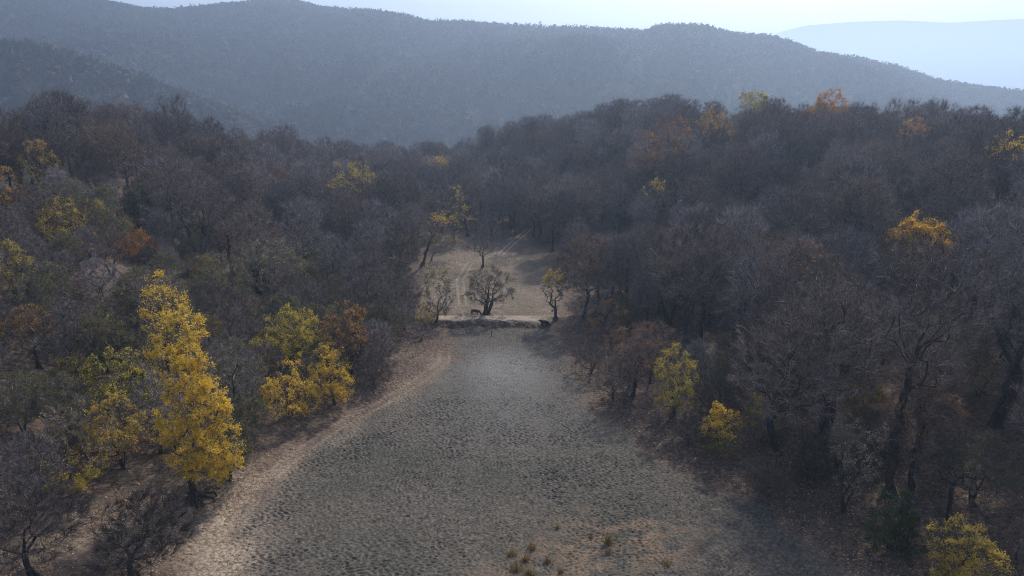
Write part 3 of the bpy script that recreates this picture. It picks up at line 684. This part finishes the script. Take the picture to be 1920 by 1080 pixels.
kind("low grey bare", "scrub_tree", 7, 7, 1.0, .14, prof='shrub', ntar=260, twigs=6000, twl=.8, tww=.013, stems=4)
kind("low olive-leaved", "scrub_tree", 7.5, 7, 1.2, .14, prof='round', ntar=220, twigs=4500, twl=.8, tww=.013, stems=3, leaf=[(M_OLIVE, 2300, .24, top(-.5), .6, .5)])
kind("low yellowish", "scrub_tree", 6.5, 6.5, .9, .12, prof='shrub', ntar=220, twigs=4200, twl=.8, tww=.013, stems=4, leaf=[(M_YG, 1100, .24, top(-.2), .5, .5), (M_RUST, 500, .22, None, .6, .4)])

# scatter with spacing; keep what the photo leaves open and do not hide the named trees
Rf = np.random.default_rng(5)
cand = []
for _ in range(34000):
    az = math.radians(Rf.uniform(-43, 43)); r = math.sqrt(Rf.uniform(46 ** 2, 400 ** 2))
    cand.append((r * math.sin(az), r * math.cos(az)))
cand = np.array(cand)
rc_, _ = crest(az_px(cand[:, 0], cand[:, 1]))
rr_c = np.hypot(cand[:, 0], cand[:, 1])
dd = np.maximum(xl(cand[:, 1]) - cand[:, 0], cand[:, 0] - xr(cand[:, 1]))
ok = (rr_c < rc_ + 22) & (dd > np.where(cand[:, 1] < 203, 3.6, -99))
cand = cand[ok]; dd = dd[ok]; CZ = height(cand[:, 0], cand[:, 1])
placed = []          # x, y, z, kind, scale, rot, depth, rect
cells = {}
lmr = np.array([(l[1][0], l[1][1], l[1][2], max(l[1][3], 0.25 * l[1][3] + 0.75 * l[4]) if l[3] < 160 else l[1][3]) for l in LM], float); lmd = np.array([l[3] for l in LM]); lmp = np.array([l[2] for l in LM])
lma = (lmr[:, 2] - lmr[:, 0]) * (lmr[:, 3] - lmr[:, 1])
_PL = np.array(_L[1:9]); _PR = np.array(_R[1:9])
for (x, y), d_, z in zip(cand, dd, CZ):
    left_scrub = x < 0 and y < 165 and d_ < 75
    u = Rf.random()
    if left_scrub: ki = int(Rf.choice([NT, NT + 1, NT + 2, 0, 3, 5, 6], p=[.30, .32, .05, .11, .06, .10, .06]))
    elif u < .09: ki = int(Rf.choice([NT, NT + 1, NT + 2], p=[.6, .25, .15]))
    else: ki = int(Rf.choice(NT, p=[.17, .17, .17, .15, .15, .10, .07, .02]))
    s = float(np.clip(Rf.normal(.95, .14), .66, 1.22 if math.hypot(x, y) < 150 else 1.06)); H, W, cb_ = kinds[ki][2] * s, kinds[ki][3] * s, kinds[ki][6] * s
    gap = (5.5 if ki < NT else 4.0)
    c = (int(x // 7), int(y // 7))
    if any((x - p[0]) ** 2 + (y - p[1]) ** 2 < ((gap + p[8]) / 2) ** 2 for i in (-1, 0, 1) for j in (-1, 0, 1) for p in cells.get((c[0] + i, c[1] + j), ())): continue
    near = np.hypot(lmp[:, 0] - x, lmp[:, 1] - y)
    if near.min() < 3.2: continue
    if x > 0 and y < 105 and Rf.random() < .25: continue
    px, py0, dep = project((x, y, z)); _, py1, _ = project((x, y, z + H)); _, pyc, _ = project((x, y, z + cb_))
    hw = W / 2 * F / dep
    rect = (px - hw, py1, px + hw, pyc)
    ox = np.clip(np.minimum(lmr[:, 2], rect[2]) - np.maximum(lmr[:, 0], rect[0]), 0, None)
    oy = np.clip(np.minimum(lmr[:, 3], rect[3] + 10) - np.maximum(lmr[:, 1], rect[1]), 0, None)
    if ((ox * oy / lma > (0.12 if dep < 125 and x > 0 else 0.22)) & (lmd > dep)).any(): continue
    # the open lake and clearing stay open
    bad = False
    for fy in (.15, .5, .9):
        yy = rect[1] + (rect[3] - rect[1]) * fy
        for fx in (.12, .5, .88):
            xx = rect[0] + (rect[2] - rect[0]) * fx
            if 600 < yy < 1080 and np.interp(yy, _PL[::-1, 1], _PL[::-1, 0]) + 6 < xx < np.interp(yy, _PR[::-1, 1], _PR[::-1, 0]) - 6: bad = True
            if 500 < yy < 600 and 805 < xx < 1048: bad = True
            if 450 < yy <= 500 and 850 < xx < 1005: bad = True
            if 412 < yy < 478 and 935 < xx < 1010: bad = True
            if dep < 125 and 240 < xx < 470 and yy > 880: bad = True
            if dep < 100 and xx < 240 and yy > 940: bad = True
    if bad: continue
    p = (x, y, z, ki, s, Rf.uniform(0, 6.28), dep, rect, gap)
    placed.append(p); cells.setdefault(c, []).append(p)
inframe = [p for p in placed if p[7][2] > 0 and p[7][0] < 1920 and p[7][1] < 1080]
# which of them show: paint the crowns far to near on a coarse picture and count what remains
buf = np.full((54, 96), -1)
items = sorted([(p[6], p[7], i) for i, p in enumerate(placed)] + [(l[3], l[1], -1) for l in LM], key=lambda q: -q[0])
for dep, r, i in items:
    a, b_, c_, d_ = [int(round(v / 20)) for v in (r[0] + 4, r[1], r[2] - 4, r[3] + 10)]
    buf[max(b_, 0):max(d_, 0), max(a, 0):max(c_, 0)] = i
cnt = np.bincount(buf[buf >= 0], minlength=len(placed))
order = sorted(range(len(placed)), key=lambda i: -cnt[i])
single = [i for i in order if cnt[i] >= 2][:225]
print("forest:", len(placed), "in frame", len(inframe), "singled out", len(single))

# words that tell each one from the next: what it stands beside
GROUP = "leafless trees and scrub of the forest"
rel = {}
for i in single:
    x, y, z, ki, s, rot, dep, r, g = placed[i]
    cx, cy = (max(r[0], 0) + min(r[2], 1920)) / 2, (r[1] + r[3]) / 2
    best, bw = None, 1e9
    for short, lr, lp, ld, key in LM:
        q = math.hypot((lr[0] + lr[2]) / 2 - cx, ((lr[1] + lr[3]) / 2 - cy) * 1.3)
        if q < bw: best, bw = (short, lr, ld), q
    short, lr, ld = best
    dx, dy = cx - (lr[0] + lr[2]) / 2, cy - (lr[1] + lr[3]) / 2
    w = "right of" if dx > 0 else "left of"
    if abs(dy) > abs(dx) * 1.1: w = "above" if dy < 0 else "below"
    rel.setdefault((kinds[ki][4], w, short), []).append((bw, i))
ORD = ["nearest", "second nearest", "third nearest", "fourth nearest", "fifth nearest", "sixth nearest", "seventh nearest", "eighth nearest", "ninth nearest", "tenth nearest", "eleventh nearest", "twelfth nearest"]
labels = {}
for (word, w, short), lst in rel.items():
    for k, (bw, i) in enumerate(sorted(lst)):
        noun = "tree" if placed[i][3] < NT else "scrub"
        if len(f"{word} {noun} {w} the {short} second nearest".replace("-", " ").split()) > 16: word_ = word.split()[-1]
        else: word_ = word
        labels[i] = f"{word_} {noun} {w} the {short}" + (f", {ORD[min(k, 11)]}" if len(lst) > 1 else "")
proto = {}
for i in single:
    x, y, z, ki, s, rot, dep, r, g = placed[i]
    tk, cr, H, W, word, name, cb_ = kinds[ki]
    if ki not in proto:
        e = empty(name, (x, y, z)); proto[ki] = (e, link("trunk", tk, e), link("crown", cr, e))
    else:
        src, a, b_ = proto[ki]
        e = src.copy(); COL.objects.link(e)
        for ch in (a, b_):
            c = ch.copy(); c.parent = e; COL.objects.link(c)
    e.location = (x, y, z); e.rotation_euler = (0, 0, rot); e.scale = (s, s, s * Rf.uniform(.9, 1.18))
    tag(e, labels[i], "tree" if ki < NT else "shrub", GROUP)

# the rest of the wood as one mass, the same trees set out by geometry nodes
sset = set(single)
rest = [p for i, p in enumerate(placed) if i not in sset]
me = bpy.data.meshes.new("forest")
me.vertices.add(len(rest)); me.vertices.foreach_set("co", np.array([p[:3] for p in rest], np.float32).ravel())
for nme, typ, val in (("kind", 'INT', [p[3] for p in rest]), ("turn", 'FLOAT', [p[5] for p in rest]), ("size", 'FLOAT', [p[4] for p in rest])):
    a = me.attributes.new(nme, typ, 'POINT'); a.data.foreach_set("value", np.array(val, np.int32 if typ == 'INT' else np.float32))
forest = link("forest", me); forest["kind"] = "stuff"; forest["label"] = "mass of bare grey-brown trees covering both valley slopes"
ng = bpy.data.node_groups.new("forest", 'GeometryNodeTree')
ng.interface.new_socket("Geometry", in_out='INPUT', socket_type='NodeSocketGeometry')
ng.interface.new_socket("Geometry", in_out='OUTPUT', socket_type='NodeSocketGeometry')
gi, go = ng.nodes.new("NodeGroupInput"), ng.nodes.new("NodeGroupOutput")
outs = ng.nodes.new("GeometryNodeJoinGeometry")
def named(n, t):
    q = ng.nodes.new("GeometryNodeInputNamedAttribute"); q.data_type = t; q.inputs["Name"].default_value = n
    return q.outputs["Attribute"]
kd, tn_, sz = named("kind", 'INT'), named("turn", 'FLOAT'), named("size", 'FLOAT')
cv = ng.nodes.new("ShaderNodeCombineXYZ"); ng.links.new(tn_, cv.inputs[2])
e2r = ng.nodes.new("FunctionNodeEulerToRotation"); ng.links.new(cv.outputs[0], e2r.inputs[0])
for ki in proto:
    j = ng.nodes.new("GeometryNodeJoinGeometry")
    for o in proto[ki][1:]:
        oi = ng.nodes.new("GeometryNodeObjectInfo"); oi.transform_space = 'ORIGINAL'
        oi.inputs["Object"].default_value = o
        oi.inputs["As Instance"].default_value = False
        ng.links.new(oi.outputs["Geometry"], j.inputs[0])
    cmpn = ng.nodes.new("FunctionNodeCompare"); cmpn.data_type = 'INT'; cmpn.operation = 'EQUAL'
    ng.links.new(kd, cmpn.inputs[2]); cmpn.inputs[3].default_value = ki
    ip = ng.nodes.new("GeometryNodeInstanceOnPoints")
    ng.links.new(gi.outputs[0], ip.inputs["Points"]); ng.links.new(cmpn.outputs[0], ip.inputs["Selection"])
    ng.links.new(j.outputs[0], ip.inputs["Instance"]); ng.links.new(e2r.outputs[0], ip.inputs["Rotation"]); ng.links.new(sz, ip.inputs["Scale"])
    ng.links.new(ip.outputs[0], outs.inputs[0])
ng.links.new(outs.outputs[0], go.inputs[0])
md = forest.modifiers.new("scatter", 'NODES'); md.node_group = ng

# ------------------------------------------------------------------ fallen leaves and undergrowth: uncountable
Rl = np.random.default_rng(31)
N = 280000
lx, ly = Rl.uniform(-62, 62, N), 48 + 100 * Rl.random(N) ** 1.3
dl = np.maximum(xl(ly) - lx, lx - xr(ly))
w = sstep(-4, 2.5, dl) * np.clip(fbm(lx / 5, ly / 5) * 2.4 - .55, 0.05, 1) * np.where(lx < 0, 1.0, .6)
kx = Rl.random(N) < w; lx, ly = lx[kx], ly[kx]; n = len(lx)
lz = height(lx, ly) + .04
c = np.stack([lx, ly, lz], 1)
a = unit(np.stack([Rl.normal(size=n), Rl.normal(size=n), Rl.normal(size=n) * .35], 1)); b_ = unit(np.cross(a, np.array([0, 0, 1.]) + Rl.normal(size=(n, 3)) * .35))
s = Rl.uniform(.05, .13, n)[:, None]
lm = MB(); lm.add(np.stack([c - a * s, c - b_ * s * .7, c + a * s, c + b_ * s * .7], 1).reshape(-1, 3), np.arange(4 * n).reshape(n, 4), 0, np.repeat(np.clip(Rl.random(n), 0, 1), 4))
M_FALL = leaf_mat("fallen_leaf", [(0, (0.13, 0.07, 0.045)), (0.4, (0.26, 0.17, 0.11)), (0.8, (0.42, 0.32, 0.22)), (1, (0.60, 0.50, 0.38))], .2)
fl = link("fallen_leaves", lm.mesh("fallen_leaves", [M_FALL])); fl["kind"] = "stuff"; fl["label"] = "pale fallen leaves strewn over the banks"

N = 40000
ux, uy = Rl.uniform(-170, 170, N), Rl.uniform(50, 260, N)
du = np.maximum(xl(uy) - ux, ux - xr(uy))
kx = (du > 3) & (fbm(ux / 9, uy / 9) > .44) & (np.abs(np.arctan2(ux, uy)) < .75); ux, uy = ux[kx], uy[kx]
n = len(ux); K = 9
bs = np.repeat(np.stack([ux, uy, height(ux, uy) - .05], 1), K, 0) + np.append(Rl.normal(size=(n * K, 2)) * .3, np.zeros((n * K, 1)), 1)
um = MB(); ribbons(um, bs, unit(Rl.normal(size=(n * K, 3)) * .45 + np.array([0, 0, 1.])), Rl.uniform(.4, 1.5, n * K), Rl.uniform(.008, .02, n * K), Rl)
ug = link("undergrowth", um.mesh("undergrowth", [M_TWIG])); ug["kind"] = "stuff"; ug["label"] = "thin grey undergrowth between the forest trees"

# ------------------------------------------------------------------ dry grass tufts on the lake bed
M_STRAW = leaf_mat("dry_grass", [(0, (0.09, 0.08, 0.03)), (0.5, (0.24, 0.18, 0.06)), (1, (0.34, 0.25, 0.12))], .3)
TU = [(1142, 1020, 1.5, 1.0, "tall olive grass tuft, largest one on the cracked lake bed"), (998, 1032, .9, 1.0, "brown grass tuft left of the large olive tuft"), (960, 1045, .8, 1.2, "ochre grass tuft, upper left of the tuft cluster"),
      (985, 1052, .8, .9, "ochre grass tuft just below the upper left one"), (1027, 1056, .8, .8, "thin ochre tuft below the brown tuft"), (968, 1072, 1.0, 1.3, "broad ochre grass tuft at the bottom left of the cluster"),
      (992, 1078, .9, 1.1, "ochre grass tuft beside the broad bottom one"), (1045, 994, .7, .35, "single thin grass stem standing above the tuft cluster"), (1052, 1074, .7, .6, "small straw tuft at the bottom edge right of the ochre ones"), (1108, 1010, .5, .7, "short straw tuft just left of the large olive tuft"),
      (1140, 1040, .7, .8, "short brown tuft right under the large olive tuft"), (1250, 1062, .6, .9, "straw tuft on the tan patch at the bottom right")]
for k, (px, py, h, w, lb) in enumerate(TU):
    loc = hit(px, py); n = int(110 * w + 20); R = np.random.default_rng(400 + k)
    b0 = np.append(R.normal(size=(n, 2)) * .22 * w, np.full((n, 1), -.05), 1)
    g = MB(); ribbons(g, b0, unit(R.normal(size=(n, 3)) * .16 + np.array([0, 0, 1.])), h * R.uniform(.55, 1.1, n), .016 * np.ones(n), R)
    g.t = [np.clip(np.repeat(R.normal(.5, .25, n), 5), 0, 1).astype(np.float32)]
    tag(link("grass_tuft", g.mesh("grass_tuft", [M_STRAW]), None, loc), lb, "grass tuft", "grass tufts on the lake bed")

N = 60000
sx, sy = Rl.uniform(-20, 26, N), Rl.uniform(50, 66, N)
px_, py_, _ = project(np.stack([sx, sy, np.zeros(N)], 1))
wt = np.exp(-((px_ - 1160) / 130) ** 2 - ((py_ - 1040) / 55) ** 2) + .9 * np.exp(-((px_ - 990) / 60) ** 2 - ((py_ - 1065) / 40) ** 2) + .25 * np.exp(-((px_ - 760) / 130) ** 2 - ((py_ - 1075) / 40) ** 2)
kx = Rl.random(N) < wt * np.clip(fbm(sx / 1.1, sy / 1.1) * 3.0 - 1.0, 0, 1) * .55
sx, sy = sx[kx], sy[kx]; n = len(sx)
g = MB(); ribbons(g, np.stack([sx, sy, height(sx, sy) - .08], 1), unit(Rl.normal(size=(n, 3)) * .5 + np.array([0, 0, 1.])), Rl.uniform(.12, .38, n), np.full(n, .012), Rl)
g.t = [np.repeat(np.clip(Rl.normal(.7, .25, n), 0, 1), 5).astype(np.float32)]
dg = link("dry_grass", g.mesh("dry_grass", [M_STRAW])); dg["kind"] = "stuff"; dg["label"] = "short dry straw growing in ragged patches on the lake bed"

# ------------------------------------------------------------------ cattle
def hide(name, c0, c1):
    m, nt, b = new_mat(name, .75)
    tc = nt.nodes.new("ShaderNodeTexCoord")
    nt.links.new(ramp(nt, noise(nt, 2.0, 4, tc.outputs["Object"]), [(.35, c0), (.65, c1)]), b.inputs["Base Color"]); return m
def cow(loc, rz, mat, chains, label):
    """chains: lists of (x, y, z, radius); the first starts at the pelvis, later ones start at an index of an earlier vertex"""
    vs, rs, es = [], [], []
    for st, ch in chains:
        prev = st
        for (x, y, z, r) in ch:
            vs.append((x, y, z)); rs.append(r)
            if prev is not None: es.append((prev, len(vs) - 1))
            prev = len(vs) - 1
    me = bpy.data.meshes.new("cow"); me.from_pydata(vs, es, []); me.materials.append(mat)
    o = link("cow", me, None, loc); o.rotation_euler = (0, 0, rz)
    o.modifiers.new("skin", 'SKIN').use_smooth_shade = True
    for i, sv in enumerate(me.skin_vertices[0].data if me.skin_vertices else []): sv.radius = (rs[i], rs[i])
    if not me.skin_vertices:
        bpy.context.view_layer.objects.active = o; bpy.ops.mesh.customdata_skin_add()
        for i, sv in enumerate(me.skin_vertices[0].data): sv.radius = (rs[i], rs[i]); sv.use_root = i == 0
    sb = o.modifiers.new("subdivision", 'SUBSURF'); sb.levels = sb.render_levels = 2
    tag(o, label, "cow"); return o
# trunk along +x: pelvis at -0.75, shoulders at 0.55, head lowered to graze
body = (None, [(-.75, 0, 1.12, .27), (-.35, 0, 1.05, .34), (.1, 0, 1.03, .36), (.5, 0, 1.08, .33), (.78, 0, 1.05, .22), (1.0, 0, .82, .16), (1.15, 0, .52, .14), (1.24, 0, .28, .11), (1.34, 0, .10, .085)])
legs = []
for s in (-1, 1):
    o = .07 * s
    legs += [(0, [(-.78, .2 * s, .95, .17), (-.70 + o, .21 * s, .68, .11), (-.86 + o, .2 * s, .42, .07), (-.80 + o, .2 * s, .12, .055), (-.76 + o, .2 * s, .02, .06)]),
             (3, [(.48, .19 * s, .85, .15), (.5 - o, .19 * s, .5, .075), (.48 - o, .19 * s, .2, .055), (.52 - o, .19 * s, .02, .06)])]
extra = [(0, [(-1.02, 0, 1.12, .06), (-1.08, 0, .8, .03), (-1.06, 0, .5, .04)]), (6, [(1.06, .2, .56, .05)]), (6, [(1.06, -.2, .56, .05)]),
         (6, [(1.02, .12, .62, .03), (1.0, .22, .72, .02)]), (6, [(1.02, -.12, .62, .03), (1.0, -.22, .72, .02)])]
cow(hit(892, 592), math.radians(-20), hide("brown_hide", (.055, .028, .018), (.11, .055, .035)), [body] + legs + extra, "brown cow grazing head down beside the round-headed tree")
lying = (None, [(-.7, 0, .46, .34), (-.3, 0, .52, .42), (.15, 0, .55, .43), (.55, 0, .58, .36), (.85, 0, .72, .22), (1.05, 0, .88, .17), (1.25, 0, .85, .15), (1.45, 0, .72, .10)])
lleg = []
for s in (-1, 1):
    lleg += [(0, [(-.55, .34 * s, .3, .18), (-.15, .5 * s, .18, .1), (-.45, .58 * s, .1, .07), (-.1, .62 * s, .07, .06)]),
             (3, [(.62, .3 * s, .3, .14), (.9, .36 * s, .14, .08), (.6, .42 * s, .08, .06), (.48, .44 * s, .07, .06)])]
lex = [(0, [(-.98, .1, .4, .06), (-1.05, .3, .12, .04)]), (5, [(1.0, .24, .9, .05)]), (5, [(1.0, -.24, .9, .05)]), (5, [(1.02, .12, 1.02, .03), (1.0, .22, 1.14, .02)]), (5, [(1.02, -.12, 1.02, .03), (1.0, -.22, 1.14, .02)])]
cow(hit(1023, 611), math.radians(165), hide("black_hide", (.008, .008, .009), (.016, .015, .016)), [lying] + lleg + lex, "black cow lying at the right end of the dam")

# a post by the dam and a dead log on the right bank
m, nt, b = new_mat("weathered_concrete", .9)
nt.links.new(ramp(nt, noise(nt, 3, 5), [(.3, (.13, .12, .11)), (.7, (.24, .22, .2))]), b.inputs["Base Color"]); M_POST = m
g = MB(); tubes(g, np.array([[0, 0, -.3], [0, 0, 1.35], [0, 0, 1.4]]), np.array([[0, 0, 1.35], [0, 0, 1.4], [0, 0, 1.44]]), np.array([.10, .14, .14]), np.array([.09, .14, .02]), 8)
tag(link("post", g.mesh("post", [M_POST]), None, hit(922, 632)), "short grey post standing against the dam's dark face", "post")

# ------------------------------------------------------------------ the hazy air
hz = bpy.data.meshes.new("haze")
x0, x1, y0, y1, z0, z1 = -15000, 15000, -500, 15000, -190, 640
hz.from_pydata([(x, y, z) for z in (z0, z1) for y in (y0, y1) for x in (x0, x1)], [], [(0, 2, 3, 1), (4, 5, 7, 6), (0, 1, 5, 4), (2, 6, 7, 3), (0, 4, 6, 2), (1, 3, 7, 5)])
m = bpy.data.materials.new("haze"); m.use_nodes = True; nt = m.node_tree
nt.nodes.remove(nt.nodes["Principled BSDF"])
pv = nt.nodes.new("ShaderNodeVolumePrincipled")
pv.inputs["Color"].default_value = (0.535, 0.705, 0.975, 1); pv.inputs["Density"].default_value = 0.00038; pv.inputs["Anisotropy"].default_value = 0.45
nt.links.new(pv.outputs[0], nt.nodes["Material Output"].inputs["Volume"])
m.cycles.volume_sampling = 'DISTANCE'; m.cycles.homogeneous_volume = True
hz.materials.append(m)
haze = link("haze", hz); haze["kind"] = "stuff"; haze["label"] = "blue-grey haze filling the valley"
